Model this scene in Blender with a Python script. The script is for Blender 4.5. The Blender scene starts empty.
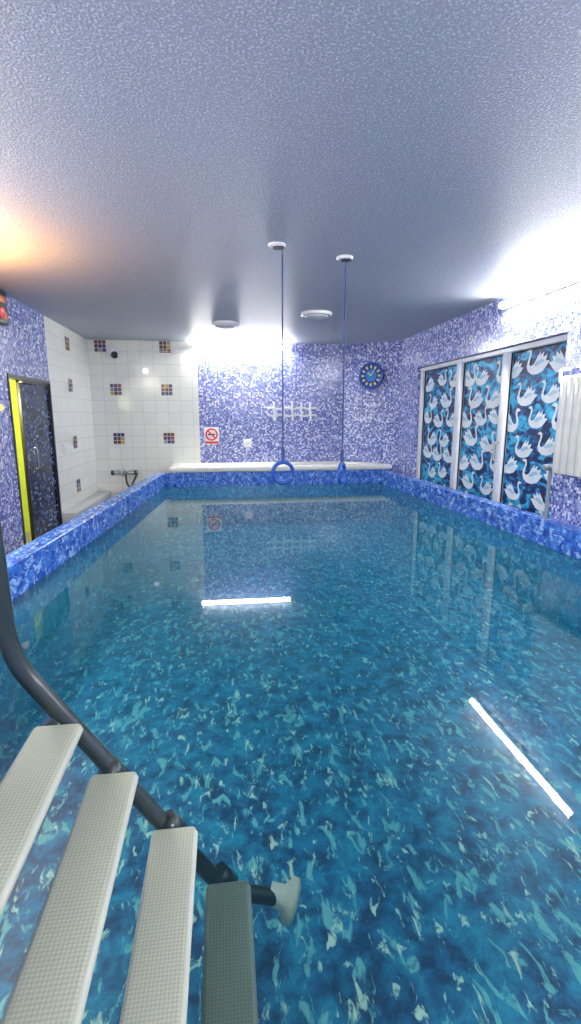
import bpy, bmesh, math, random
from mathutils import Vector, Matrix
random.seed(7)
S = bpy.context.scene
try:
    S.view_settings.view_transform = 'Standard'
except Exception: pass
E = 1.56
def R(z): return E + z      # height relative to eye level -> world

# ---------------------------------------------------------------- materials
def newmat(name):
    m = bpy.data.materials.new(name); m.use_nodes = True
    nt = m.node_tree; nt.nodes.clear()
    out = nt.nodes.new('ShaderNodeOutputMaterial')
    return m, nt, out
def N(nt, t, **k):
    n = nt.nodes.new(t)
    for a, b in k.items(): setattr(n, a, b)
    return n
def ramp(nt, stops, interp='LINEAR'):
    r = nt.nodes.new('ShaderNodeValToRGB'); cr = r.color_ramp; cr.interpolation = interp
    while len(cr.elements) < len(stops): cr.elements.new(0.5)
    for e, (p, c) in zip(cr.elements, stops):
        e.position = p; e.color = (c[0], c[1], c[2], 1)
    return r
def principled(nt, out, rough=0.5, metal=0.0, spec=0.5):
    b = nt.nodes.new('ShaderNodeBsdfPrincipled')
    b.inputs['Roughness'].default_value = rough
    b.inputs['Metallic'].default_value = metal
    b.inputs['Specular IOR Level'].default_value = spec
    nt.links.new(b.outputs[0], out.inputs[0]); return b
def simple(name, col, rough=0.5, metal=0.0, noise=0.06, nscale=8.0, bump=0.0, bscale=60):
    m, nt, out = newmat(name)
    b = principled(nt, out, rough, metal)
    tc = N(nt, 'ShaderNodeTexCoord')
    no = N(nt, 'ShaderNodeTexNoise'); no.inputs['Scale'].default_value = nscale
    nt.links.new(tc.outputs['Object'], no.inputs['Vector'])
    r = ramp(nt, [(0.3, [c*(1-noise) for c in col]), (0.7, [min(1, c*(1+noise)) for c in col])])
    nt.links.new(no.outputs['Fac'], r.inputs[0]); nt.links.new(r.outputs[0], b.inputs['Base Color'])
    if bump:
        n2 = N(nt, 'ShaderNodeTexNoise'); n2.inputs['Scale'].default_value = bscale
        nt.links.new(tc.outputs['Object'], n2.inputs['Vector'])
        bp = N(nt, 'ShaderNodeBump'); bp.inputs['Strength'].default_value = bump; bp.inputs['Distance'].default_value = 0.01
        nt.links.new(n2.outputs['Fac'], bp.inputs['Height']); nt.links.new(bp.outputs[0], b.inputs['Normal'])
    return m
def emis(name, col, s):
    m, nt, out = newmat(name)
    e = N(nt, 'ShaderNodeEmission'); e.inputs[0].default_value = (*col, 1); e.inputs[1].default_value = s
    nt.links.new(e.outputs[0], out.inputs[0]); return m

def mosaic(name, stops, tile=0.03, grout=(0.36, 0.40, 0.60), rough=0.2, patch=0.25):
    m, nt, out = newmat(name); b = principled(nt, out, rough)
    L = nt.links.new
    uv = N(nt, 'ShaderNodeUVMap')
    sc = N(nt, 'ShaderNodeVectorMath', operation='SCALE'); sc.inputs['Scale'].default_value = 1.0/tile
    L(uv.outputs[0], sc.inputs[0])
    fl = N(nt, 'ShaderNodeVectorMath', operation='FLOOR'); L(sc.outputs[0], fl.inputs[0])
    fr = N(nt, 'ShaderNodeVectorMath', operation='FRACTION'); L(sc.outputs[0], fr.inputs[0])
    wn = N(nt, 'ShaderNodeTexWhiteNoise', noise_dimensions='2D'); L(fl.outputs[0], wn.inputs['Vector'])
    no = N(nt, 'ShaderNodeTexNoise'); no.inputs['Scale'].default_value = 0.4; no.inputs['Detail'].default_value = 2
    L(fl.outputs[0], no.inputs['Vector'])
    a = N(nt, 'ShaderNodeMath', operation='MULTIPLY_ADD'); a.inputs[1].default_value = patch*2; a.inputs[2].default_value = -patch
    L(no.outputs['Fac'], a.inputs[0])
    ad = N(nt, 'ShaderNodeMath', operation='ADD', use_clamp=True); L(wn.outputs['Value'], ad.inputs[0]); L(a.outputs[0], ad.inputs[1])
    r = ramp(nt, stops, 'CONSTANT'); L(ad.outputs[0], r.inputs[0])
    sx = N(nt, 'ShaderNodeSeparateXYZ'); L(fr.outputs[0], sx.inputs[0])
    g1 = N(nt, 'ShaderNodeMath', operation='LESS_THAN'); g1.inputs[1].default_value = 0.1; L(sx.outputs[0], g1.inputs[0])
    g2 = N(nt, 'ShaderNodeMath', operation='LESS_THAN'); g2.inputs[1].default_value = 0.1; L(sx.outputs[1], g2.inputs[0])
    gm = N(nt, 'ShaderNodeMath', operation='MAXIMUM'); L(g1.outputs[0], gm.inputs[0]); L(g2.outputs[0], gm.inputs[1])
    mx = N(nt, 'ShaderNodeMix', data_type='RGBA'); L(gm.outputs[0], mx.inputs[0]); L(r.outputs[0], mx.inputs[6])
    mx.inputs[7].default_value = (*grout, 1)
    L(mx.outputs[2], b.inputs['Base Color'])
    return m
M_mos = mosaic('mosaic_lavender', [(0.0, (0.06, 0.08, 0.32)), (0.2, (0.13, 0.165, 0.48)), (0.42, (0.25, 0.29, 0.60)), (0.64, (0.42, 0.46, 0.74)), (0.84, (0.83, 0.85, 0.94))], 0.025, patch=0.5)
M_dark = mosaic('mosaic_dark', [(0.0, (0.006, 0.01, 0.04)), (0.45, (0.02, 0.035, 0.12)), (0.7, (0.05, 0.09, 0.22)), (0.88, (0.15, 0.25, 0.4))], 0.03, (0.01, 0.015, 0.04))

def white_tile():
    m, nt, out = newmat('white_wall_tile'); b = principled(nt, out, 0.15); L = nt.links.new
    uv = N(nt, 'ShaderNodeUVMap')
    br = N(nt, 'ShaderNodeTexBrick'); br.offset = 0; br.squash = 1
    br.inputs['Scale'].default_value = 1.0
    br.inputs['Brick Width'].default_value = 0.21; br.inputs['Row Height'].default_value = 0.2
    br.inputs['Mortar Size'].default_value = 0.003; br.inputs['Mortar Smooth'].default_value = 0.2
    br.inputs['Color1'].default_value = (0.88, 0.88, 0.80, 1); br.inputs['Color2'].default_value = (0.83, 0.84, 0.77, 1)
    br.inputs['Mortar'].default_value = (0.58, 0.6, 0.62, 1)
    L(uv.outputs[0], br.inputs['Vector']); L(br.outputs['Color'], b.inputs['Base Color'])
    bp = N(nt, 'ShaderNodeBump'); bp.inputs['Strength'].default_value = 0.3; bp.inputs['Distance'].default_value = 0.004; bp.invert = True
    L(br.outputs['Fac'], bp.inputs['Height']); L(bp.outputs[0], b.inputs['Normal'])
    return m
M_tile = white_tile()

def liner(name, dark, mid, light, vein, rough=0.25, scale=1.0, vlo=0.56, vhi=0.60, vein2=None):
    m, nt, out = newmat(name); b = principled(nt, out, rough); L = nt.links.new
    tc = N(nt, 'ShaderNodeTexCoord')
    n1 = N(nt, 'ShaderNodeTexNoise'); n1.inputs['Scale'].default_value = 9*scale; n1.inputs['Detail'].default_value = 7; n1.inputs['Roughness'].default_value = 0.65; n1.inputs['Distortion'].default_value = 0.3
    L(tc.outputs['Object'], n1.inputs['Vector'])
    r1 = ramp(nt, [(0.38, dark), (0.5, mid), (0.64, light)]); L(n1.outputs['Fac'], r1.inputs[0])
    last = r1.outputs[0]
    for k, (rot, sc_, lo, hi, col) in enumerate(((0.5, 12, vlo, vhi, vein), (-0.9, 17, vlo+0.03, vhi+0.035, vein2 or vein))):
        mp = N(nt, 'ShaderNodeMapping'); mp.inputs['Rotation'].default_value = (0.2, 0.1, rot); mp.inputs['Scale'].default_value = (1.35, 0.6, 1); mp.inputs['Location'].default_value = (3.1*k, 1.7*k, 0)
        L(tc.outputs['Object'], mp.inputs[0])
        n2 = N(nt, 'ShaderNodeTexNoise'); n2.inputs['Scale'].default_value = sc_*scale; n2.inputs['Detail'].default_value = 5; n2.inputs['Roughness'].default_value = 0.6; n2.inputs['Distortion'].default_value = 0.7
        L(mp.outputs[0], n2.inputs['Vector'])
        r2 = ramp(nt, [(lo, (0, 0, 0)), (hi, (0.85, 0.85, 0.85))]); L(n2.outputs['Fac'], r2.inputs[0])
        mx = N(nt, 'ShaderNodeMix', data_type='RGBA'); L(r2.outputs[0], mx.inputs[0]); L(last, mx.inputs[6]); mx.inputs[7].default_value = (*col, 1)
        last = mx.outputs[2]
    L(last, b.inputs['Base Color']); return m
M_liner = liner('pool_liner_marble', (0.002, 0.035, 0.10), (0.004, 0.105, 0.22), (0.01, 0.22, 0.35), (0.14, 0.45, 0.45), 0.4, 1.1, 0.565, 0.62, (0.50, 0.72, 0.56))
M_rim = liner('rim_liner_marble', (0.015, 0.05, 0.33), (0.03, 0.14, 0.58), (0.1, 0.28, 0.74), (0.4, 0.6, 0.9), 0.25, 1.5)

def ceiling_mat():
    m, nt, out = newmat('sparkle_stucco'); b = principled(nt, out, 0.5); L = nt.links.new
    tc = N(nt, 'ShaderNodeTexCoord')
    n1 = N(nt, 'ShaderNodeTexNoise'); n1.inputs['Scale'].default_value = 105; n1.inputs['Detail'].default_value = 3
    L(tc.outputs['Object'], n1.inputs['Vector'])
    r = ramp(nt, [(0.35, (0.33, 0.36, 0.41)), (0.56, (0.41, 0.45, 0.50)), (0.64, (0.68, 0.72, 0.78))]); L(n1.outputs['Fac'], r.inputs[0])
    L(r.outputs[0], b.inputs['Base Color'])
    bp = N(nt, 'ShaderNodeBump'); bp.inputs['Strength'].default_value = 0.5; bp.inputs['Distance'].default_value = 0.008
    L(n1.outputs['Fac'], bp.inputs['Height']); L(bp.outputs[0], b.inputs['Normal']); return m
M_ceil = ceiling_mat()

def water_mat():
    # fresnel reflection over a tinted body; the longer the path through the water the more it scatters
    m, nt, out = newmat('pool_water'); L = nt.links.new
    tc = N(nt, 'ShaderNodeTexCoord')
    n1 = N(nt, 'ShaderNodeTexNoise'); n1.inputs['Scale'].default_value = 2.5; n1.inputs['Detail'].default_value = 1
    L(tc.outputs['Object'], n1.inputs['Vector'])
    bp = N(nt, 'ShaderNodeBump'); bp.inputs['Strength'].default_value = 0.012; bp.inputs['Distance'].default_value = 0.01
    L(n1.outputs['Fac'], bp.inputs['Height'])
    fr = N(nt, 'ShaderNodeFresnel'); fr.inputs[0].default_value = 1.40; L(bp.outputs[0], fr.inputs['Normal'])
    tr = N(nt, 'ShaderNodeBsdfTransparent'); tr.inputs[0].default_value = (0.88, 0.99, 0.995, 1)
    df = N(nt, 'ShaderNodeBsdfDiffuse'); df.inputs[0].default_value = (0.02, 0.33, 0.52, 1)
    lw = N(nt, 'ShaderNodeLayerWeight'); lw.inputs[0].default_value = 0.5
    pw = N(nt, 'ShaderNodeMath', operation='POWER'); pw.inputs[1].default_value = 2.4; L(lw.outputs['Facing'], pw.inputs[0])
    ma = N(nt, 'ShaderNodeMath', operation='MULTIPLY_ADD'); ma.inputs[1].default_value = 0.58; ma.inputs[2].default_value = 0.0; L(pw.outputs[0], ma.inputs[0])
    body = N(nt, 'ShaderNodeMixShader'); L(ma.outputs[0], body.inputs[0]); L(tr.outputs[0], body.inputs[1]); L(df.outputs[0], body.inputs[2])
    gl = N(nt, 'ShaderNodeBsdfGlossy'); gl.inputs['Roughness'].default_value = 0.02; L(bp.outputs[0], gl.inputs['Normal'])
    mx = N(nt, 'ShaderNodeMixShader'); L(fr.outputs[0], mx.inputs[0]); L(body.outputs[0], mx.inputs[1]); L(gl.outputs[0], mx.inputs[2])
    L(mx.outputs[0], out.inputs[0]); return m
M_water = water_mat()

def tread_mat():
    m, nt, out = newmat('ladder_tread_plastic'); b = principled(nt, out, 0.5); L = nt.links.new
    tc = N(nt, 'ShaderNodeTexCoord')
    mp = N(nt, 'ShaderNodeMapping'); mp.inputs['Rotation'].default_value = (0, 0, math.radians(45)); mp.inputs['Scale'].default_value = (170, 170, 0)
    L(tc.outputs['Object'], mp.inputs[0])
    ck = N(nt, 'ShaderNodeTexChecker'); ck.inputs['Scale'].default_value = 1
    ck.inputs['Color1'].default_value = (0.35, 0.37, 0.28, 1); ck.inputs['Color2'].default_value = (0.27, 0.29, 0.225, 1)
    L(mp.outputs[0], ck.inputs['Vector']); L(ck.outputs[0], b.inputs['Base Color'])
    bp = N(nt, 'ShaderNodeBump'); bp.inputs['Strength'].default_value = 0.4; bp.inputs['Distance'].default_value = 0.003
    L(ck.outputs['Fac'], bp.inputs['Height']); L(bp.outputs[0], b.inputs['Normal']); return m
M_tread = tread_mat()
def blind_mat():
    m, nt, out = newmat('blind_print'); b = principled(nt, out, 0.5); L = nt.links.new
    tc = N(nt, 'ShaderNodeTexCoord')
    n1 = N(nt, 'ShaderNodeTexNoise'); n1.inputs['Scale'].default_value = 4; n1.inputs['Detail'].default_value = 4; n1.inputs['Distortion'].default_value = 1.5
    mp = N(nt, 'ShaderNodeMapping'); mp.inputs['Scale'].default_value = (1, 1, 1.8); L(tc.outputs['Object'], mp.inputs[0]); L(mp.outputs[0], n1.inputs['Vector'])
    r = ramp(nt, [(0.44, (0.003, 0.015, 0.09)), (0.50, (0.006, 0.12, 0.32)), (0.56, (0.02, 0.38, 0.66)), (0.68, (0.08, 0.62, 0.86))]); L(n1.outputs['Fac'], r.inputs[0])
    L(r.outputs[0], b.inputs['Base Color']); return m
M_blind = blind_mat()
M_white = simple('white_plastic', (0.82, 0.83, 0.85), 0.3)
M_rack = simple('white_enamel', (0.95, 0.95, 0.95), 0.3, noise=0.01)
M_acr = simple('white_acrylic', (0.90, 0.88, 0.80), 0.15)
M_grey = simple('grey_plastic', (0.3, 0.32, 0.35), 0.4)
M_black = simple('black_plastic', (0.015, 0.015, 0.02), 0.35)
M_steel = simple('ladder_steel_paint', (0.03, 0.042, 0.04), 0.28, 0.2)
M_chrome = simple('chrome', (0.6, 0.62, 0.65), 0.12, 1.0)
M_blue = simple('blue_ring_plastic', (0.01, 0.07, 0.34), 0.3)
M_rope = simple('blue_rope', (0.025, 0.05, 0.17), 0.7)
M_red = simple('red_paint', (0.7, 0.03, 0.03), 0.4)
M_orange = simple('orange_plastic', (0.9, 0.22, 0.03), 0.4)
M_yellow = simple('yellow_paint', (0.74, 0.80, 0.16), 0.5)
M_brown = simple('brown_tile', (0.16, 0.08, 0.05), 0.25)
M_purple = simple('purple_tile', (0.08, 0.05, 0.15), 0.25)
M_ochre = simple('ochre_tile', (0.6, 0.36, 0.06), 0.25)
M_wine = simple('wine_tile', (0.35, 0.05, 0.05), 0.25)
M_rubber = simple('cream_rubber', (0.42, 0.44, 0.36), 0.45)
M_cap = simple('cream_foot_rubber', (0.75, 0.78, 0.62), 0.45)
M_floor = simple('grey_floor_tile', (0.35, 0.36, 0.4), 0.3)
M_swan = simple('swan_white_print', (0.82, 0.88, 0.9), 0.5)
M_swan2 = simple('swan_shade_print', (0.4, 0.62, 0.75), 0.5)
M_tube = emis('fluorescent_tube', (1.0, 0.99, 0.97), 150)
M_fill = emis('fill_tube_neutral', (1.0, 0.97, 0.92), 225)  # only for the added fill strips out of view
M_fill_dome = emis('fill_dome_glow', (1.0, 0.96, 0.9), 42)  # glow of the added fill dome
M_warm = emis('warm_bulb', (1.0, 0.45, 0.12), 2000)
M_warm2 = emis('warm_small_bulb', (1.0, 0.6, 0.25), 1.6)

# ---------------------------------------------------------------- mesh helpers
def link(o, parent=None):
    S.collection.objects.link(o)
    if parent: o.parent = parent
    return o
def mesh(name, V, F, mat, parent=None, uvs=None, smooth=False):
    me = bpy.data.meshes.new(name); me.from_pydata([tuple(v) for v in V], [], F)
    mats = mat if isinstance(mat, list) else [mat]
    for m in mats: me.materials.append(m)
    if uvs:
        ul = me.uv_layers.new(name='UVMap')
        for p in me.polygons:
            for li, vi in zip(p.loop_indices, p.vertices): ul.data[li].uv = uvs[vi]
    if smooth:
        for p in me.polygons: p.use_smooth = True
    me.update()
    return link(bpy.data.objects.new(name, me), parent)
def box(name, lo, hi, mat, parent=None, bevel=0.0, seg=2):
    bm = bmesh.new()
    bmesh.ops.create_cube(bm, size=1)
    c = [(a+b)/2 for a, b in zip(lo, hi)]; s = [abs(b-a) for a, b in zip(lo, hi)]
    for v in bm.verts: v.co = Vector((v.co.x*s[0], v.co.y*s[1], v.co.z*s[2]))
    if bevel: bmesh.ops.bevel(bm, geom=bm.edges[:], offset=bevel, segments=seg, affect='EDGES', profile=0.5)
    me = bpy.data.meshes.new(name); bm.to_mesh(me); bm.free(); me.materials.append(mat)
    o = link(bpy.data.objects.new(name, me), parent); o.location = c
    if bevel:
        for p in me.polygons: p.use_smooth = True
    return o
def lathe(name, prof, mat, parent=None, loc=(0, 0, 0), rot=(0, 0, 0), n=40):
    V = []; F = []
    for r, z in prof:
        for i in range(n):
            a = 2*math.pi*i/n; V.append((r*math.cos(a), r*math.sin(a), z))
    for k in range(len(prof)-1):
        for i in range(n):
            j = (i+1) % n; F.append((k*n+i, k*n+j, (k+1)*n+j, (k+1)*n+i))
    if prof[0][0] > 0: F.append(tuple(reversed(range(n))))
    if prof[-1][0] > 0: F.append(tuple((len(prof)-1)*n+i for i in range(n)))
    o = mesh(name, V, F, mat, parent); o.location = loc; o.rotation_euler = rot
    for p in o.data.polygons: p.use_smooth = len(p.vertices) == 4
    return o
def tube(name, pts, r, mat, parent=None, cyclic=False, fillet=0):
    P = [Vector(p) for p in pts]
    if fillet:
        Q = [P[0]]
        for i in range(1, len(P)-1):
            a, b, c = P[i-1], P[i], P[i+1]
            d1 = (a-b).normalized(); d2 = (c-b).normalized()
            f = min(fillet, (a-b).length*0.45, (c-b).length*0.45)
            s, e = b+d1*f, b+d2*f
            for k in range(9):
                t = k/8; Q.append(s*(1-t)**2 + b*2*t*(1-t) + e*t*t)
        Q.append(P[-1]); P = Q
    cu = bpy.data.curves.new(name, 'CURVE'); cu.dimensions = '3D'; cu.bevel_depth = r; cu.bevel_resolution = 6; cu.use_fill_caps = True
    sp = cu.splines.new('POLY'); sp.points.add(len(P)-1)
    for q, p in zip(sp.points, P): q.co = (*p, 1)
    sp.use_cyclic_u = cyclic; sp.use_smooth = True
    cu.materials.append(mat)
    return link(bpy.data.objects.new(name, cu), parent)
def empty(name, loc=(0, 0, 0), rot=(0, 0, 0)):
    e = bpy.data.objects.new(name, None); e.empty_display_size = 0.1
    e.location = loc; e.rotation_euler = rot; return link(e)
def wall_anchor(name, loc, phi): return empty(name, loc, (math.pi/2, 0, math.radians(phi)))

def wallseg(V, F, U, p0, p1, z0, z1, u0=0.0):
    b = len(V); L = math.hypot(p1[0]-p0[0], p1[1]-p0[1])
    V += [(p0[0], p0[1], z0), (p1[0], p1[1], z0), (p1[0], p1[1], z1), (p0[0], p0[1], z1)]
    U += [(u0, z0), (u0+L, z0), (u0+L, z1), (u0, z1)]
    F.append((b, b+1, b+2, b+3))
def wall(name, segs, mat):
    V, F, U = [], [], []
    for s in segs: wallseg(V, F, U, *s)
    return mesh(name, V, F, mat, None, U)

# ---------------------------------------------------------------- room shell
ZF, ZC = 0.0, R(1.22)
XL, XR, YB, YN = -2.2, 2.98, 9.0, -1.5
CB = (2.17, 9.0); CR = (2.98, 8.38)
DT = R(0.71)      # right sliding door top
DY0, DY1 = 4.2, 7.65
XS = -0.42
wall('wall_back', [((XS, YB), CB, ZF, ZC)], M_mos)
wall('wall_back_tiled', [((XL, YB), (XS, YB), ZF, ZC)], M_tile)
wall('wall_corner', [(CB, CR, ZF, ZC, 7.0)], M_mos)
RX = XR+0.14
wall('wall_right', [(CR, (XR, DY1), ZF, ZC, 20), ((XR, DY1), (XR, DY0), DT, ZC, 20.88), ((XR, DY0), (XR, YN), ZF, ZC, 24.18),
     ((XR, DY1), (RX, DY1), ZF, DT, 3), ((RX, DY0), (XR, DY0), ZF, DT, 3.3)], M_mos)
V = [(XR, DY0, DT), (RX, DY0, DT), (RX, DY1, DT), (XR, DY1, DT)]
mesh('trim_1', V, [(0, 1, 2, 3)], M_mos, None, [(a[0], a[1]) for a in V])
LD0, LD1, LDT = 5.65, 6.95, R(0.41)
wall('wall_left', [((XL, YN), (XL, LD0), ZF, ZC, 40), ((XL, LD0), (XL, LD1), LDT, ZC, 47.15)], M_mos)
wall('wall_left_tiled', [((XL, LD1), (XL, YB), ZF, ZC, 0)], M_tile)
wall('wall_front', [((XR, YN), (XL, YN), ZF, ZC, 60)], M_mos)
room = [(XL, YN), (XR, YN), (XR, CR[1]), CB, (XL, YB)]
mesh('ceiling', [(x, y, ZC) for x, y in room], [tuple(reversed(range(5)))], M_ceil)
# side passage behind the left door
wall('wall_passage', [((XL-0.55, LD0-0.3), (XL-0.55, LD1+0.1), ZF, R(0.6)), ((XL-0.55, LD1+0.1), (XL, LD1+0.1), ZF, R(0.6)), ((XL, LD0-0.3), (XL-0.55, LD0-0.3), ZF, R(0.6))], M_yellow)
mesh('ceiling_passage', [(XL-0.55, LD0-0.3, R(0.6)), (XL, LD0-0.3, R(0.6)), (XL, LD1+0.1, R(0.6)), (XL-0.55, LD1+0.1, R(0.6))], [(0, 1, 2, 3)], M_white)
mesh('floor_passage', [(XL-0.55, LD0-0.3, 0), (XL, LD0-0.3, 0), (XL, LD1+0.1, 0), (XL-0.55, LD1+0.1, 0)], [(0, 1, 2, 3)], M_floor)
pl = bpy.data.lights.new('passage_lamp', 'POINT'); pl.energy = 45; pl.color = (1, 0.95, 0.65); pl.shadow_soft_size = 0.08
po = link(bpy.data.objects.new('passage_lamp', pl)); po.location = (XL-0.2, LD0-0.1, R(0.3))

# door_1
d1 = empty('door_1')
DL = 6.12
mesh('leaf', [(XL-0.06, DL, 0.02), (XL-0.02, LD1-0.02, 0.02), (XL-0.02, LD1-0.02, LDT-0.03), (XL-0.06, DL, LDT-0.03)], [(0, 1, 2, 3)], M_dark, d1, [(0, 0), (0.8, 0), (0.8, 2), (0, 2)])
box('leaf_edge', (XL-0.09, DL-.02, 0.02), (XL-0.05, DL+.01, LDT-0.03), M_black, d1, 0.004)
box('leaf_top', (XL-0.09, DL-.02, LDT-0.06), (XL-0.01, LD1-0.01, LDT-0.03), M_black, d1, 0.004)
box('frame_top', (XL-0.1, LD0, LDT-0.03), (XL+0.01, LD1, LDT+0.01), M_black, d1)
box('frame_far', (XL-0.1, LD1-0.03, 0.0), (XL+0.01, LD1, LDT), M_black, d1)
box('frame_near', (XL-0.1, LD0, 0.0), (XL+0.01, LD0+0.03, LDT), M_black, d1)
tube('handle', [(XL-0.04, 6.22, R(-0.62)), (XL+0.03, 6.22, R(-0.62)), (XL+0.03, 6.22, R(-0.38)), (XL-0.04, 6.22, R(-0.38))], 0.01, M_chrome, d1, fillet=0.03)

# ---------------------------------------------------------------- pool
ZW, ZR, ZP = R(-1.15), R(-0.93), R(-1.80)
YP = 8.3
P = [(-0.97, YP), (2.66, YP), (2.84, 3.6), (2.86, 0.05), (-1.58, 0.05)]
O = [(-1.13, YP+.02), (2.83, YP+.02), (2.97, 3.75), (2.97, -0.12), (-1.75, -0.12)]
n = 5
V = [(x, y, ZR) for x, y in P] + [(x, y, ZR) for x, y in O] + [(x, y, ZW-0.01) for x, y in P] + [(x, y, 0.0) for x, y in O]
F = []
for i in range(n):
    j = (i+1) % n
    F += [(i, j, n+j, n+i), (i, 2*n+i, 2*n+j, j), (n+i, n+j, 3*n+j, 3*n+i)]
rim = mesh('pool_rim', V, F, M_rim)
bv = rim.modifiers.new('b', 'BEVEL'); bv.width = 0.02; bv.segments = 3; bv.limit_method = 'ANGLE'
V = [(x, y, ZW-0.01) for x, y in P] + [(x, y, ZP) for x, y in P]
F = [(i, n+i, n+(i+1) % n, (i+1) % n) for i in range(n)] + [tuple(reversed(range(n, 2*n)))]
mesh('pool_basin', V, F, M_liner)
mesh('pool_water', [(x, y, ZW) for x, y in P], [tuple(reversed(range(n)))], M_water)
# floor ring
V = [(x, y, 0) for x, y in O] + [(XL, YB, 0), (CB[0], CB[1], 0), (XR, CR[1], 0), (XR, YN, 0), (XL, YN, 0)]
mesh('floor', V, [(0, 1, 6, 5), (1, 7, 6), (1, 2, 7), (2, 3, 8, 7), (3, 4, 9, 8), (4, 0, 5, 9)], M_floor)

# spa tub behind the pool
def inset(poly, d):
    m = len(poly); out = []
    for i in range(m):
        a, b, c = Vector(poly[i-1]), Vector(poly[i]), Vector(poly[(i+1) % m])
        e1 = (b-a).normalized(); e2 = (c-b).normalized()
        n1 = Vector((-e1.y, e1.x)); n2 = Vector((-e2.y, e2.x))
        bis = (n1+n2).normalized(); k = d/max(0.3, bis.dot(n1))
        out.append(tuple(b+bis*k))
    return out
def roundpoly(poly, r, seg=6):
    out = []; m = len(poly)
    for i in range(m):
        a, b, c = Vector(poly[i-1]), Vector(poly[i]), Vector(poly[(i+1) % m])
        s = b+(a-b).normalized()*r; e = b+(c-b).normalized()*r
        for k in range(seg+1):
            t = k/seg; out.append(tuple(s*(1-t)**2+b*2*t*(1-t)+e*t*t))
    return out
T0 = [(-0.90, YP-0.03), (2.86, YP-0.03), (2.87, 8.43), (2.15, 8.98), (-0.90, 8.98)]
rings = []
for d, z in [(0.03, R(-0.925)), (0, R(-0.91)), (0, R(-0.86)), (0.015, R(-0.84)), (0.04, R(-0.83)), (0.12, R(-0.83)), (0.14, R(-0.845)), (0.17, R(-0.95)), (0.2, R(-0.97))]:
    rings.append([(x, y, z) for x, y in roundpoly(inset(T0, d), 0.05)])
m_ = len(rings[0]); V = [v for r_ in rings for v in r_]; F = []
for k in range(len(rings)-1):
    for i in range(m_):
        j = (i+1) % m_; F.append((k*m_+i, k*m_+j, (k+1)*m_+j, (k+1)*m_+i))
F.append(tuple((len(rings)-1)*m_+i for i in range(m_)))
spa = empty('spa_tub')
mesh('tub_shell', V, F, M_acr, spa, smooth=True)
sk = inset(T0, 0.10)
V = [(x, y, 0) for x, y in sk]+[(x, y, R(-0.92)) for x, y in sk]
mesh('tub_skirt', V, [(i, (i+1) % 5, 5+(i+1) % 5, 5+i) for i in range(5)], M_rim, spa)

# low white curb by the left wall
box('trim_2', (XL+0.002, 6.96, 0.002), (XL+0.22, 8.97, R(-1.3)), M_tile, None, 0.01)

# ---------------------------------------------------------------- sliding glass door with blinds
sd = empty('sliding_door')
xf = RX-0.03
box('frame_head', (xf-0.06, DY0+.005, DT-0.06), (xf+0.03, DY1-.005, DT-0.005), M_white, sd, 0.008)
box('frame_sill', (xf-0.06, DY0+.005, 0.0), (xf+0.03, DY1-.005, 0.08), M_white, sd, 0.008)
st = [(DY0+.005, DY0+0.07), (5.20, 5.32), (6.28, 6.42), (DY1-0.1, DY1-.005)]
for i, (a, b) in enumerate(st):
    box('stile_%d' % i, (xf-0.06, a, 0.07), (xf+0.03, b, DT-0.05), M_white, sd, 0.008)
panes = [(st[i][1], st[i+1][0]) for i in range(3)]
for i, (a, b) in enumerate(panes):   # thin dark gaskets
    tube('gasket_%d' % i, [(xf-0.02, a+.006, 0.08), (xf-0.02, a+.006, DT-0.065), (xf-0.02, b-.006, DT-0.065), (xf-0.02, b-.006, 0.08)], 0.009, M_black, sd)
sw = [(-0.50, 0.40), (-0.40, 0.46), (-0.32, 0.47), (-0.25, 0.41), (-0.24, 0.30), (-0.30, 0.16), (-0.33, 0.04), (-0.24, -0.02),
      (-0.10, 0.04), (0.02, 0.20), (0.16, 0.34), (0.14, 0.22), (0.30, 0.32), (0.28, 0.18), (0.46, 0.22), (0.40, 0.08), (0.58, 0.06),
      (0.44, -0.08), (0.30, -0.20), (0.05, -0.26), (-0.20, -0.24), (-0.38, -0.14), (-0.44, 0.0), (-0.40, 0.14), (-0.34, 0.26), (-0.33, 0.35), (-0.38, 0.37)]
wing = [(-0.12, -0.02), (0.02, 0.08), (0.14, 0.12), (0.26, 0.14), (0.36, 0.06), (0.2, 0.02), (0.04, -0.04)]
V, F, MI = [], [], []
for (a, b) in panes:
    cy = (a+b)/2
    row = 0; z = 0.2
    while z < DT-0.22:
        off = 0.0 if row % 2 else 0.5
        for k in range(-3, 4):
            yy = cy+(k+off)*0.40+random.uniform(-.06, .06)
            sgn = random.choice((-1, 1))
            s = 0.33*random.uniform(0.9, 1.15)
            if yy < a+0.0 or yy > b-0.0: continue
            zz = z+random.uniform(-.04, .04)
            for shp, dx, mi in ((sw, 0.010, 0), (wing, 0.013, 1)):
                bb = len(V)
                V += [(xf-dx-0.001*(row % 2)-0.0005*(k % 2), min(max(yy+p[0]*s*sgn, a+.008), b-.008), min(zz+p[1]*s, DT-.07)) for p in shp]
                F.append(tuple(range(bb, bb+len(shp)))); MI.append(mi)
        z += 0.26; row += 1
for i, (a, b) in enumerate(panes):
    mesh('blind_%d' % i, [(xf-0.002, a-.03, 0.06), (xf-0.002, b+.03, 0.06), (xf-0.002, b+.03, DT-0.05), (xf-0.002, a-.03, DT-0.05)], [(0, 1, 2, 3)], M_blind, sd)
o = mesh('swan_print', V, F, [M_swan, M_swan2], sd)
for p, mi in zip(o.data.polygons, MI): p.material_index = mi
bm = bmesh.new(); bm.from_mesh(o.data); bmesh.ops.triangulate(bm, faces=bm.faces[:], ngon_method='EAR_CLIP'); bm.to_mesh(o.data); bm.free()
tube('door_handle', [(xf-0.06, 5.26, R(-0.5)), (xf-0.11, 5.26, R(-0.5)), (xf-0.11, 5.26, R(-0.3)), (xf-0.06, 5.26, R(-0.3))], 0.012, M_grey, sd, fillet=0.03)

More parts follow.
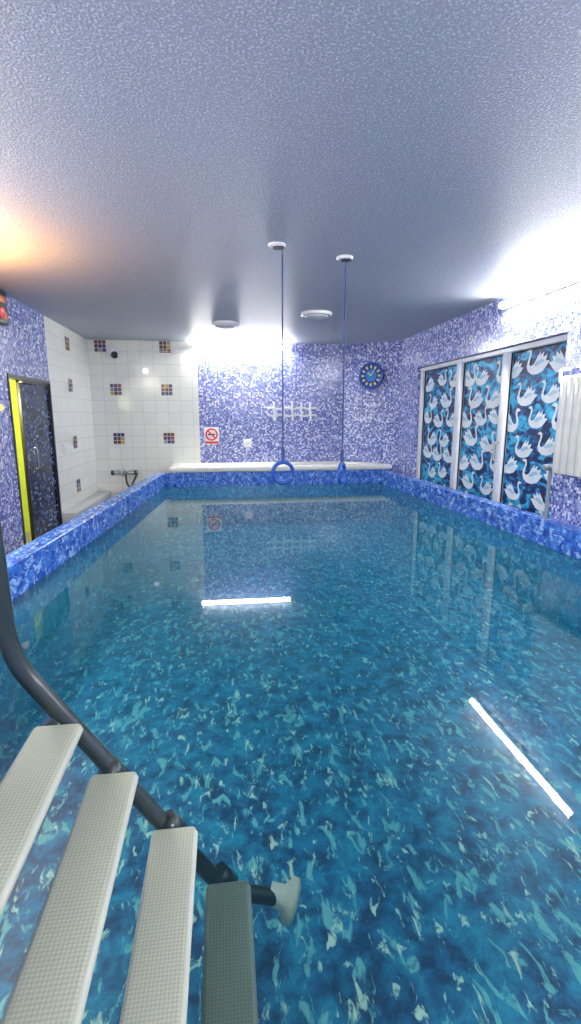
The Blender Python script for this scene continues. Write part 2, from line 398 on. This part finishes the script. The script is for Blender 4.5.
# ---------------------------------------------------------------- strip lamps and added fill
def strip(a, b, out, mat=M_tube, tr_=0.022):
    a, b, out = Vector(a), Vector(b), Vector(out)
    e = empty('lamp_or_fill_strip')
    d = (b-a).normalized(); up = Vector((0, 0, 1))
    h = []
    for p in (a-d*0.03, b+d*0.03):
        for s1, s2 in ((-1, 0), (1, 0), (1, 1), (-1, 1)):
            h.append(p + up*0.03*s1 - out*(0.02+0.03*s2))
    mesh('housing', h, [(0, 1, 2, 3), (7, 6, 5, 4), (0, 4, 5, 1), (1, 5, 6, 2), (2, 6, 7, 3), (3, 7, 4, 0)], M_white, e)
    tube('tube', [a+out*0.015, b+out*0.015], tr_, mat, e)
    for k, (p, q) in enumerate(((a, a-d*0.04), (b, b+d*0.04))): tube('cap_%d' % k, [p+out*0.01, q+out*0.01], 0.034, M_white, e)
    return e
strip((-0.47, 8.93, R(1.13)), (1.165, 8.93, R(1.13)), (0, -1, 0), M_tube, 0.032)
strip((2.925, 3.4, R(1.12)), (2.925, 5.2, R(1.12)), (-1, 0, 0), M_tube, 0.028)
strip((-2.14, 0.2, R(0.9)), (-2.14, 1.8, R(0.9)), (1, 0, 0), M_fill)  # unseen fill strip, added to brighten the near end
strip((-2.14, 2.1, R(0.9)), (-2.14, 3.5, R(0.9)), (1, 0, 0), M_fill)  # second added fill strip out of view, lifts the middle of the room
strip((0.0, -1.44, R(0.8)), (1.7, -1.44, R(0.8)), (0, 1, 0), M_fill)  # fill strip added behind the camera
strip((2.925, 0.2, R(0.9)), (2.925, 1.8, R(0.9)), (-1, 0, 0), M_fill)  # unseen strip added on the right to even out the near light
e = empty('ceiling_fill_dome', (0.7, 0.55, ZC))  # unseen dome added to light the ladder treads and near floor
lathe('base', [(0.2, -0.001), (0.2, -0.03), (0.17, -0.035)], M_white, e)
lathe('glass', [(0.17, -0.034), (0.165, -0.06), (0.13, -0.085), (0.07, -0.1), (0.001, -0.105)], M_fill_dome, e)
# warm sconces on left wall (uplight bowl + small one)
e = wall_anchor('wall_sconce', (XL, 4.0, R(0.72)), 90)
lathe('plate', [(0.05, 0.001), (0.05, 0.015), (0.02, 0.02), (0.02, 0.06)], M_chrome, e, (0, -0.06, 0))
lathe('bowl', [(0.02, -0.09), (0.08, -0.07), (0.12, 0.0), (0.125, 0.04), (0.118, 0.04), (0.11, 0.0), (0.07, -0.06)], M_white, e, (0, 0, 0.14), (-math.pi/2, 0, 0))
r_ = 0.05
lathe('bulb', [(r_*math.sin(math.pi*k/12)+0.0001, -r_*math.cos(math.pi*k/12)) for k in range(13)], M_warm, e, (0, 0.0, 0.14), (-math.pi/2, 0, 0))
e = wall_anchor('wall_sconce', (XL, 5.2, R(0.07)), 90)
lathe('plate', [(0.05, 0.001), (0.05, 0.015), (0.02, 0.02), (0.02, 0.05)], M_chrome, e)
r_ = 0.035
lathe('globe', [(r_*math.sin(math.pi*k/12)+0.0001, 0.05+r_-r_*math.cos(math.pi*k/12)) for k in range(13)], M_warm2, e)

# ---------------------------------------------------------------- hanging rings
for (x, y, zr, ang, px) in ((0.457, 3.93, R(-0.45), 10, -0.04), (0.988, 4.156, R(-0.49), 60, -0.01)):
    e = empty('gymnastic_ring', (x, y, 0))
    lathe('ceiling_plate', [(0.066, ZC-0.001), (0.066, ZC-0.012), (0.045, ZC-0.022)], M_white, e, (px, 0, 0))
    lathe('plate_hole', [(0.044, ZC-0.02), (0.044, ZC-0.026)], M_black, e, (px+0.012, 0, 0))
    tube('hook', [(0, 0, ZC-0.02), (0, 0, ZC-0.07)], 0.008, M_chrome, e)
    tube('rope', [(0, 0, ZC-0.05), (0, 0, zr+0.17)], 0.0062, M_rope, e)
    tube('strap', [(0, 0, zr+0.2), (0, 0, zr+0.085)], 0.014, M_rope, e)
    a = math.radians(ang)
    tube('ring', [(0.083*math.cos(t)*math.cos(a), 0.083*math.cos(t)*math.sin(a), zr+0.083*math.sin(t)) for t in [2*math.pi*k/48 for k in range(48)]], 0.0155, M_blue, e, cyclic=True)
# ceiling vents
for (x, y, r_) in ((0.064, 7.15, 0.185), (1.156, 6.35, 0.19)):
    e = empty('ceiling_vent', (x, y, ZC))
    lathe('flange', [(r_, -0.001), (r_, -0.03), (r_*0.86, -0.045), (r_*0.84, -0.01)], M_rack, e)
    for k, f in enumerate((0.76, 0.52, 0.3)):
        lathe('cone_%d' % k, [(r_*f, -0.04-0.008*k), (r_*(f-0.13), -0.06-0.008*k), (r_*(f-0.15), -0.04)], M_rack, e)
    lathe('throat', [(r_*0.85, -0.006), (r_*0.85, -0.009)], M_grey, e)

# ---------------------------------------------------------------- wall things
cm = (Vector(CB)+Vector(CR))/2
e = wall_anchor('wall_clock', (cm.x-0.02, cm.y-0.02, R(0.66)), -37.4)
lathe('case', [(0.22, 0.0), (0.225, 0.03), (0.2, 0.04), (0.19, 0.03)], M_blue, e)
M_face = simple('clock_face', (0.01, 0.03, 0.3), 0.3)
M_cyan = simple('clock_cyan', (0.03, 0.2, 0.6), 0.3)
lathe('face', [(0.19, 0.028), (0.19, 0.031)], M_face, e)
lathe('inner_disc', [(0.1, 0.031), (0.1, 0.034)], M_cyan, e)
for k in range(12):
    a = math.pi/6*k; r0 = 0.15
    q = box('mark_%d' % k, (-0.016, -0.024, -0.002), (0.016, 0.024, 0.002), M_yellow, e); q.location = (r0*math.sin(a), r0*math.cos(a), 0.034); q.rotation_euler = (0, 0, -a)
tube('hour_hand', [(0, 0, 0.04), (-0.05, 0.05, 0.04)], 0.010, M_yellow, e)
tube('minute_hand', [(0, 0, 0.042), (0.06, 0.1, 0.042)], 0.008, M_yellow, e)
# no smoking sign
e = wall_anchor('no_smoking_sign', (-0.215, YB, R(-0.36)), 0)
box('plate', (-0.13, -0.15, 0.002), (0.13, 0.15, 0.01), M_white, e, 0.003)
tube('red_ring', [(0.095*math.cos(t), 0.02+0.095*math.sin(t), 0.012) for t in [2*math.pi*k/40 for k in range(40)]], 0.014, M_red, e, cyclic=True)
tube('red_bar', [(-0.067, 0.087, 0.014), (0.067, -0.047, 0.014)], 0.012, M_red, e)
box('cigarette', (-0.06, 0.008, 0.009), (0.045, 0.034, 0.012), M_black, e)
box('cigarette_tip', (0.048, 0.008, 0.009), (0.06, 0.034, 0.012), M_black, e)
box('red_footer', (-0.12, -0.14, 0.009), (0.12, -0.1, 0.011), M_red, e)
# outlet
e = wall_anchor('wall_outlet', (0.41, YB, R(-0.5)), 0)
box('plate', (-0.07, -0.07, 0.001), (0.07, 0.07, 0.015), M_rack, e, 0.006)
lathe('socket', [(0.045, 0.014), (0.045, 0.02), (0.036, 0.018)], M_rack, e)
box('slot_a', (-0.02, -0.004, 0.018), (-0.012, 0.004, 0.022), M_black, e); box('slot_b', (0.012, -0.004, 0.018), (0.02, 0.004, 0.022), M_black, e)
# white towel rack
e = wall_anchor('towel_rack', (1.2, YB, R(0.05)), 0)
for k, yy in enumerate((0.06, -0.06)):
    tube('rail_%d' % k, [(-0.44+0.055*i, yy+0.012*math.sin(i*1.3+k*2), 0.13) for i in range(17)], 0.020, M_rack, e)
for k in range(5):
    x = -0.32+0.16*k
    tube('bar_%d' % k, [(x, -0.15, 0.16), (x+0.008, -0.05, 0.14), (x-0.006, 0.06, 0.14), (x, 0.17, 0.13)], 0.019, M_rack, e)
    tube('standoff_%d' % k, [(x, 0.0, 0.0), (x, 0.0, 0.13)], 0.01, M_rack, e)
# security camera
e = wall_anchor('security_camera', (-1.78, YB, R(1.0)), 0)
lathe('base', [(0.1, 0.0), (0.1, 0.06), (0.085, 0.075)], M_white, e)
lathe('dome', [(0.06, 0.06), (0.058, 0.1), (0.045, 0.12), (0.03, 0.138), (0.001, 0.142)], M_black, e, (0.02, -0.03, 0))
lathe('shroud', [(0.1, 0.05), (0.1, 0.09), (0.08, 0.11), (0.06, 0.07)], M_white, e)
tube('cable', [(0.1, 0.02, 0.01), (0.5, 0.06, 0.01), (0.9, 0.05, 0.01)], 0.006, M_white, e)
box('cable_junction', (0.95, 0.02, 0.0), (1.06, 0.1, 0.04), M_white, e, 0.006)
e = wall_anchor('wall_glare', (-1.28, YB, R(0.72)), 0)  # glowing disc put in for a bright reflection on the tile
lathe('base', [(0.05, 0.0), (0.05, 0.02), (0.02, 0.03), (0.02, 0.05)], M_white, e)
lathe('lens', [(0.03, 0.05), (0.045, 0.08), (0.03, 0.1), (0.001, 0.103)], emis('glare_glow', (0.95, 0.97, 1), 2), e)
# accent tiles
V, F, MI = [], [], []
cols = [M_brown, M_purple, M_ochre, M_wine, M_grey, M_white]
def accent(fn, k):
    for i in range(3):
        for j in range(3):
            b = len(V); s = 0.19/3
            x0, y0 = -0.095+i*s+0.004, -0.095+j*s+0.004
            V.extend([fn(x0, y0), fn(x0+s-.008, y0), fn(x0+s-.008, y0+s-.008), fn(x0, y0+s-.008)])
            F.append((b, b+1, b+2, b+3)); MI.append([0, 1, 2, 1, 0, 4, 3, 1, 1, 0, 1, 0][(i*5+j*3+k) % 12])
kk = 0
for z in (1.12, 0.42, -0.4):
    for x in (-1.79, -0.95):
        if z > 1 and x < -1.5: xx = -2.0
        else: xx = x
        accent(lambda a, b, xx=xx, z=z: (xx+a, YB-0.006, R(z)+b), kk); kk += 1
for z in (1.0, 0.42, -0.4, -1.05):
    accent(lambda a, b, z=z: (XL+0.006, 7.85+a, R(z)+b), kk); kk += 1
o = mesh('accent_tiles', V, F, cols)
for p, mi in zip(o.data.polygons, MI): p.material_index = mi
# faucet cluster
e = wall_anchor('wall_faucet', (-1.72, YB, R(-0.98)), 0)
tube('body', [(-0.16, 0, 0.09), (0.16, 0, 0.09)], 0.035, M_chrome, e)
for k, x in enumerate((-0.12, 0.12)):
    tube('inlet_%d' % k, [(x, 0, 0.0), (x, 0, 0.09)], 0.02, M_chrome, e)
    lathe('rosette_%d' % k, [(0.045, 0.0), (0.045, 0.012), (0.025, 0.022)], M_chrome, e, (x, 0, 0))
    lathe('knob_%d' % k, [(0.02, 0), (0.045, 0.02), (0.045, 0.06), (0.02, 0.07)], M_steel, e, (x*1.3, 0, 0.09), (0, math.pi/2*(1 if x > 0 else -1), 0))
tube('spout', [(0, 0, 0.09), (0, 0.06, 0.1), (0, 0.07, 0.22), (0, -0.03, 0.28)], 0.018, M_chrome, e, fillet=0.04)
tube('hose', [(0.02, -0.02, 0.09), (0.03, -0.2, 0.1), (0.1, -0.28, 0.1), (0.14, -0.16, 0.09), (0.2, -0.05, 0.08)], 0.016, M_steel, e, fillet=0.07)
# alarm box on left wall
e = wall_anchor('alarm_box', (XL, 5.46, R(1.04)), 90)
box('case', (-0.2, -0.16, 0.0), (0.18, 0.16, 0.08), M_black, e, 0.01)
box('orange_strip', (-0.16, 0.04, 0.08), (0.12, 0.10, 0.09), M_orange, e, 0.003)
lathe('horn', [(0.05, 0.08), (0.06, 0.1), (0.045, 0.1), (0.02, 0.085)], M_red, e, (0.0, -0.07, 0))
box('label', (0.08, -0.11, 0.08), (0.14, -0.04, 0.084), M_orange, e)
# wall switch box
e = wall_anchor('wall_switch', (XL, 7.3, R(-0.45)), 90)
box('plate', (-0.05, -0.06, 0.001), (0.05, 0.06, 0.015), M_white, e, 0.005); box('rocker', (-0.025, -0.035, 0.014), (0.025, 0.035, 0.022), M_white, e, 0.004)
# radiator on right wall
e = empty('radiator')
nsec = 10
for k in range(nsec):
    y = 3.12+0.092*k
    box('section_%d' % k, (XR-0.15, y+0.004, R(-0.5)), (XR-0.05, y+0.084, R(0.32)), M_acr, e, 0.02, 3)
tube('top_header', [(XR-0.1, 3.1, R(0.27)), (XR-0.1, 4.06, R(0.27))], 0.028, M_acr, e)
tube('bottom_header', [(XR-0.1, 3.1, R(-0.45)), (XR-0.1, 4.06, R(-0.45))], 0.028, M_acr, e)
tube('top_pipe', [(XR-0.1, 4.0, R(0.27)), (XR-0.1, 4.1, R(0.27)), (XR-0.1, 4.1, R(0.38)), (XR-0.01, 4.1, R(0.38))], 0.017, M_acr, e, fillet=0.03)
tube('valve_pipe', [(XR-0.1, 4.0, R(-0.45)), (XR-0.1, 4.11, R(-0.45)), (XR-0.1, 4.11, 0.01)], 0.017, M_grey, e, fillet=0.03)
lathe('valve_knob', [(0.025, 0), (0.03, 0.01), (0.028, 0.06), (0.015, 0.07)], M_grey, e, (XR-0.1, 4.11, R(-0.46)), (0, -math.pi/2, 0))

# ---------------------------------------------------------------- pool ladder
lad = empty('pool_ladder')
yf, yn = 1.27, 0.46
tr = [(-0.445, -0.785), (-0.315, -0.94), (-0.165, -1.13), (-0.022, -1.33)]
for k, (x, z) in enumerate(tr):
    o = box('tread_%d' % k, (x-0.062, yn+0.02, R(z)-0.035), (x+0.062, yf-0.03, R(z)), M_tread, lad, 0.015, 4)
    tube('tread_lip_%d' % k, [(x+0.056, yn+0.04, R(z)-0.012), (x+0.056, yf-0.05, R(z)-0.012)], 0.010, M_rubber, lad)
    tube('tread_bar_%d' % k, [(x, yn, R(z)-0.03), (x, yf, R(z)-0.03)], 0.012, M_steel, lad)
box('platform', (-0.98, yn+0.02, R(-0.6)), (-0.60, yf-0.03, R(-0.55)), M_tread, lad, 0.015, 4)
for nm, y in (('far', yf), ('near', yn)):
    tube('rail_'+nm, [(-1.98, y, 0.0), (-1.88, y, R(-0.5)), (-1.6, y, R(0.2)), (-0.58, y, R(0.2)), (-0.56, y, R(-0.61)), (-0.03, y, R(-1.40)), (0.15, y, R(-1.455))], 0.024, M_steel, lad, fillet=0.09)
    rot = (0, math.radians(104), math.radians(-18))
    lathe('foot_cap_'+nm, [(0.03, -0.05), (0.034, -0.01), (0.052, 0.005), (0.062, 0.014), (0.062, 0.03), (0.045, 0.038), (0.02, 0.034)], M_cap, lad, (0.15, y, R(-1.455)), rot)
    for k, (x, z) in enumerate(tr):
        lathe('bracket_%s_%d' % (nm, k), [(0.029, -0.03), (0.029, 0.03)], M_steel, lad, (x-0.01, y, R(z)-0.025), (0, math.radians(143), 0), 24)
for k, (x, z) in enumerate([(-1.89, -0.8), (-1.92, -1.05), (-1.96, -1.3)]):
    box('outer_tread_%d' % k, (x-0.07, yn+0.02, R(z)-0.035), (x+0.06, yf-0.03, R(z)), M_tread, lad, 0.015, 3)

# ---------------------------------------------------------------- world, camera
w = bpy.data.worlds.new('World'); S.world = w; w.use_nodes = True
w.node_tree.nodes['Background'].inputs[0].default_value = (0.5, 0.6, 0.8, 1)
w.node_tree.nodes['Background'].inputs[1].default_value = 0.3
cd = bpy.data.cameras.new('camera'); cam = link(bpy.data.objects.new('camera', cd))
cd.sensor_fit = 'VERTICAL'; cd.sensor_height = 36; cd.lens = 36*500/1024; cd.clip_start = 0.02
cam.location = (0, 0, E); cam.rotation_euler = (math.radians(79), 0, math.radians(-7.5))
S.camera = cam
